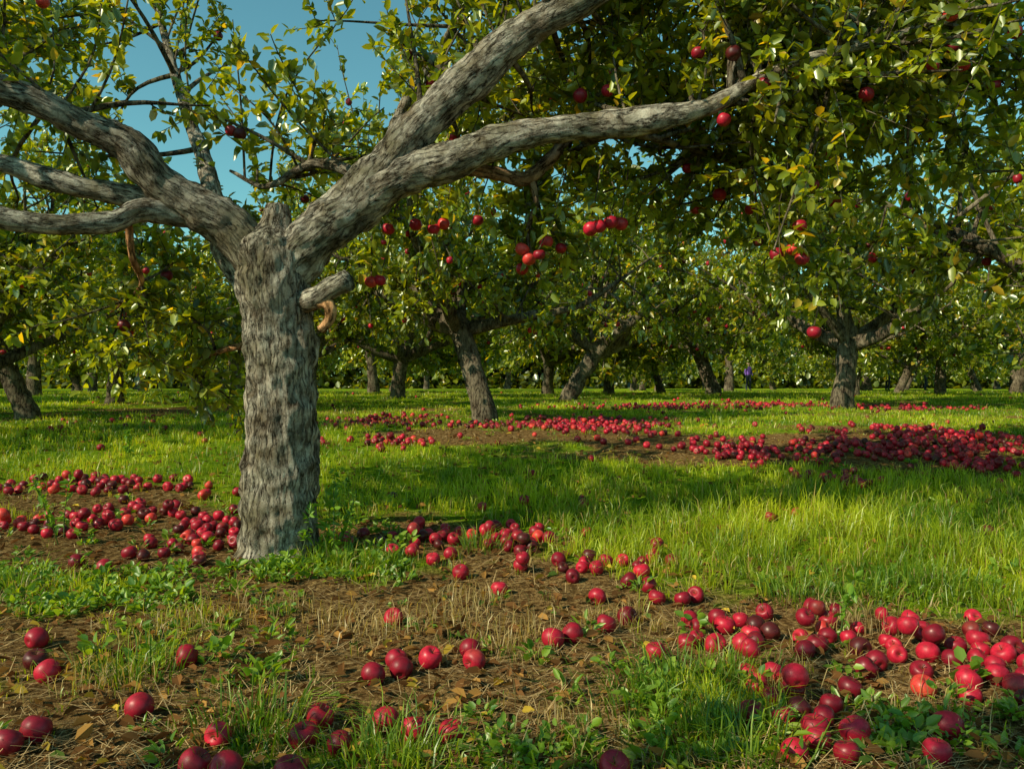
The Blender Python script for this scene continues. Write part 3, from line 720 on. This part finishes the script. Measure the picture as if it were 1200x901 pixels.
def person(x, y, rot, shirt, pants, arm, sc=1.0):
    J = {'pel': (0, 0, .93, .14), 'wst': (0, 0, 1.1, .13), 'chs': (0, 0, 1.33, .155), 'nek': (0, 0, 1.47, .06), 'hd': (0, -.01, 1.6, .10), 'hd2': (0, 0, 1.68, .09),
         'shl': (.17, 0, 1.4, .065), 'ell': (.24, .02, 1.13, .045), 'hal': (.25, -.1, .88, .035), 'shr': (-.17, 0, 1.4, .065), 'elr': (-.24, .02, 1.13, .045), 'har': (-.25, -.1, .88, .035),
         'hpl': (.09, 0, .86, .1), 'knl': (.11, -.05, .48, .065), 'anl': (.12, .03, .08, .045), 'tol': (.12, -.14, .04, .04), 'hpr': (-.09, 0, .86, .1), 'knr': (-.11, -.02, .48, .065), 'anr': (-.12, .08, .08, .045), 'tor': (-.12, -.08, .04, .04)}
    if arm: J['ell'] = (.3, -.15, 1.5, .045); J['hal'] = (.28, -.3, 1.75, .035)
    Ed = [('pel', 'wst'), ('wst', 'chs'), ('chs', 'nek'), ('nek', 'hd'), ('hd', 'hd2'), ('chs', 'shl'), ('shl', 'ell'), ('ell', 'hal'), ('chs', 'shr'), ('shr', 'elr'), ('elr', 'har'),
          ('pel', 'hpl'), ('hpl', 'knl'), ('knl', 'anl'), ('anl', 'tol'), ('pel', 'hpr'), ('hpr', 'knr'), ('knr', 'anr'), ('anr', 'tor')]
    ks = list(J); me = bpy.data.meshes.new("person"); me.from_pydata([J[k][:3] for k in ks], [(ks.index(a), ks.index(b)) for a, b in Ed], [])
    o = bpy.data.objects.new("person", me); scene.collection.objects.link(o)
    md = o.modifiers.new("skin", 'SKIN'); o.modifiers.new("sub", 'SUBSURF').render_levels = 2
    for i, k in enumerate(ks): me.skin_vertices[0].data[i].radius = (J[k][3],) * 2
    me.skin_vertices[0].data[0].use_root = True
    me.materials.append(person_mat(shirt, pants, (.05, .03, .02)))
    o.location = (x, y, float(ground_z(x, y)) - .01); o.rotation_euler = (0, 0, rot); o.scale = (sc,) * 3
for px, d, rot, sh, pa, arm, s in [(877, 48, .4, (.18, .08, .42), (.03, .04, .07), False, .95), (1040, 48, 2, (.06, .05, .16), (.03, .03, .05), False, .95), (1056, 49, -1, (.10, .04, .18), (.03, .04, .07), False, .9),
                                  (1085, 48, 1, (.05, .05, .08), (.04, .04, .07), True, .95), (215, 46, .5, (.08, .2, .32), (.03, .04, .07), False, .95), (826, 50, 3, (.08, .15, .25), (.05, .05, .05), False, .9)]:
    person((px - 600) / F * d, d, rot, sh, pa, arm, s)

# ------------------------------------------------------------ light, world, camera
az = math.atan2(-.83, -.56); el = math.radians(36)
S = Vector((math.sin(az) * math.cos(el), math.cos(az) * math.cos(el), math.sin(el)))
sun = bpy.data.lights.new("sun", 'SUN'); sun.energy = 5.0; sun.angle = math.radians(.5); sun.color = (1, .90, .64)
so = bpy.data.objects.new("sun", sun); scene.collection.objects.link(so); so.rotation_euler = S.to_track_quat('Z', 'Y').to_euler(); so.location = (-20, -10, 30)
w = bpy.data.worlds.new("World"); scene.world = w; w.use_nodes = True
nt = w.node_tree; bg = nt.nodes['Background']; sky = nt.nodes.new('ShaderNodeTexSky'); sky.sky_type = 'NISHITA'; sky.sun_disc = False
sky.sun_elevation = el; sky.sun_rotation = az % (2 * math.pi); sky.ozone_density = 1.0; sky.dust_density = .3; sky.air_density = 1.0
tint = nt.nodes.new('ShaderNodeMixRGB'); tint.blend_type = 'MULTIPLY'; tint.inputs[0].default_value = 1; tint.inputs[2].default_value = (1.0, 1.8, 1.4, 1)
nt.links.new(sky.outputs[0], tint.inputs[1]); nt.links.new(tint.outputs[0], bg.inputs[0]); bg.inputs[1].default_value = .088
cam = bpy.data.cameras.new("camera"); cam.sensor_width = 36; cam.lens = 36 * F / 1200; cam.clip_end = 1500; cam.clip_start = .05
co = bpy.data.objects.new("camera", cam); scene.collection.objects.link(co); co.location = (0, 0, CAMZ); co.rotation_euler = (math.radians(90), 0, 0)
scene.camera = co
scene.view_settings.view_transform = 'Standard'; scene.view_settings.look = 'None'; scene.view_settings.exposure = 0
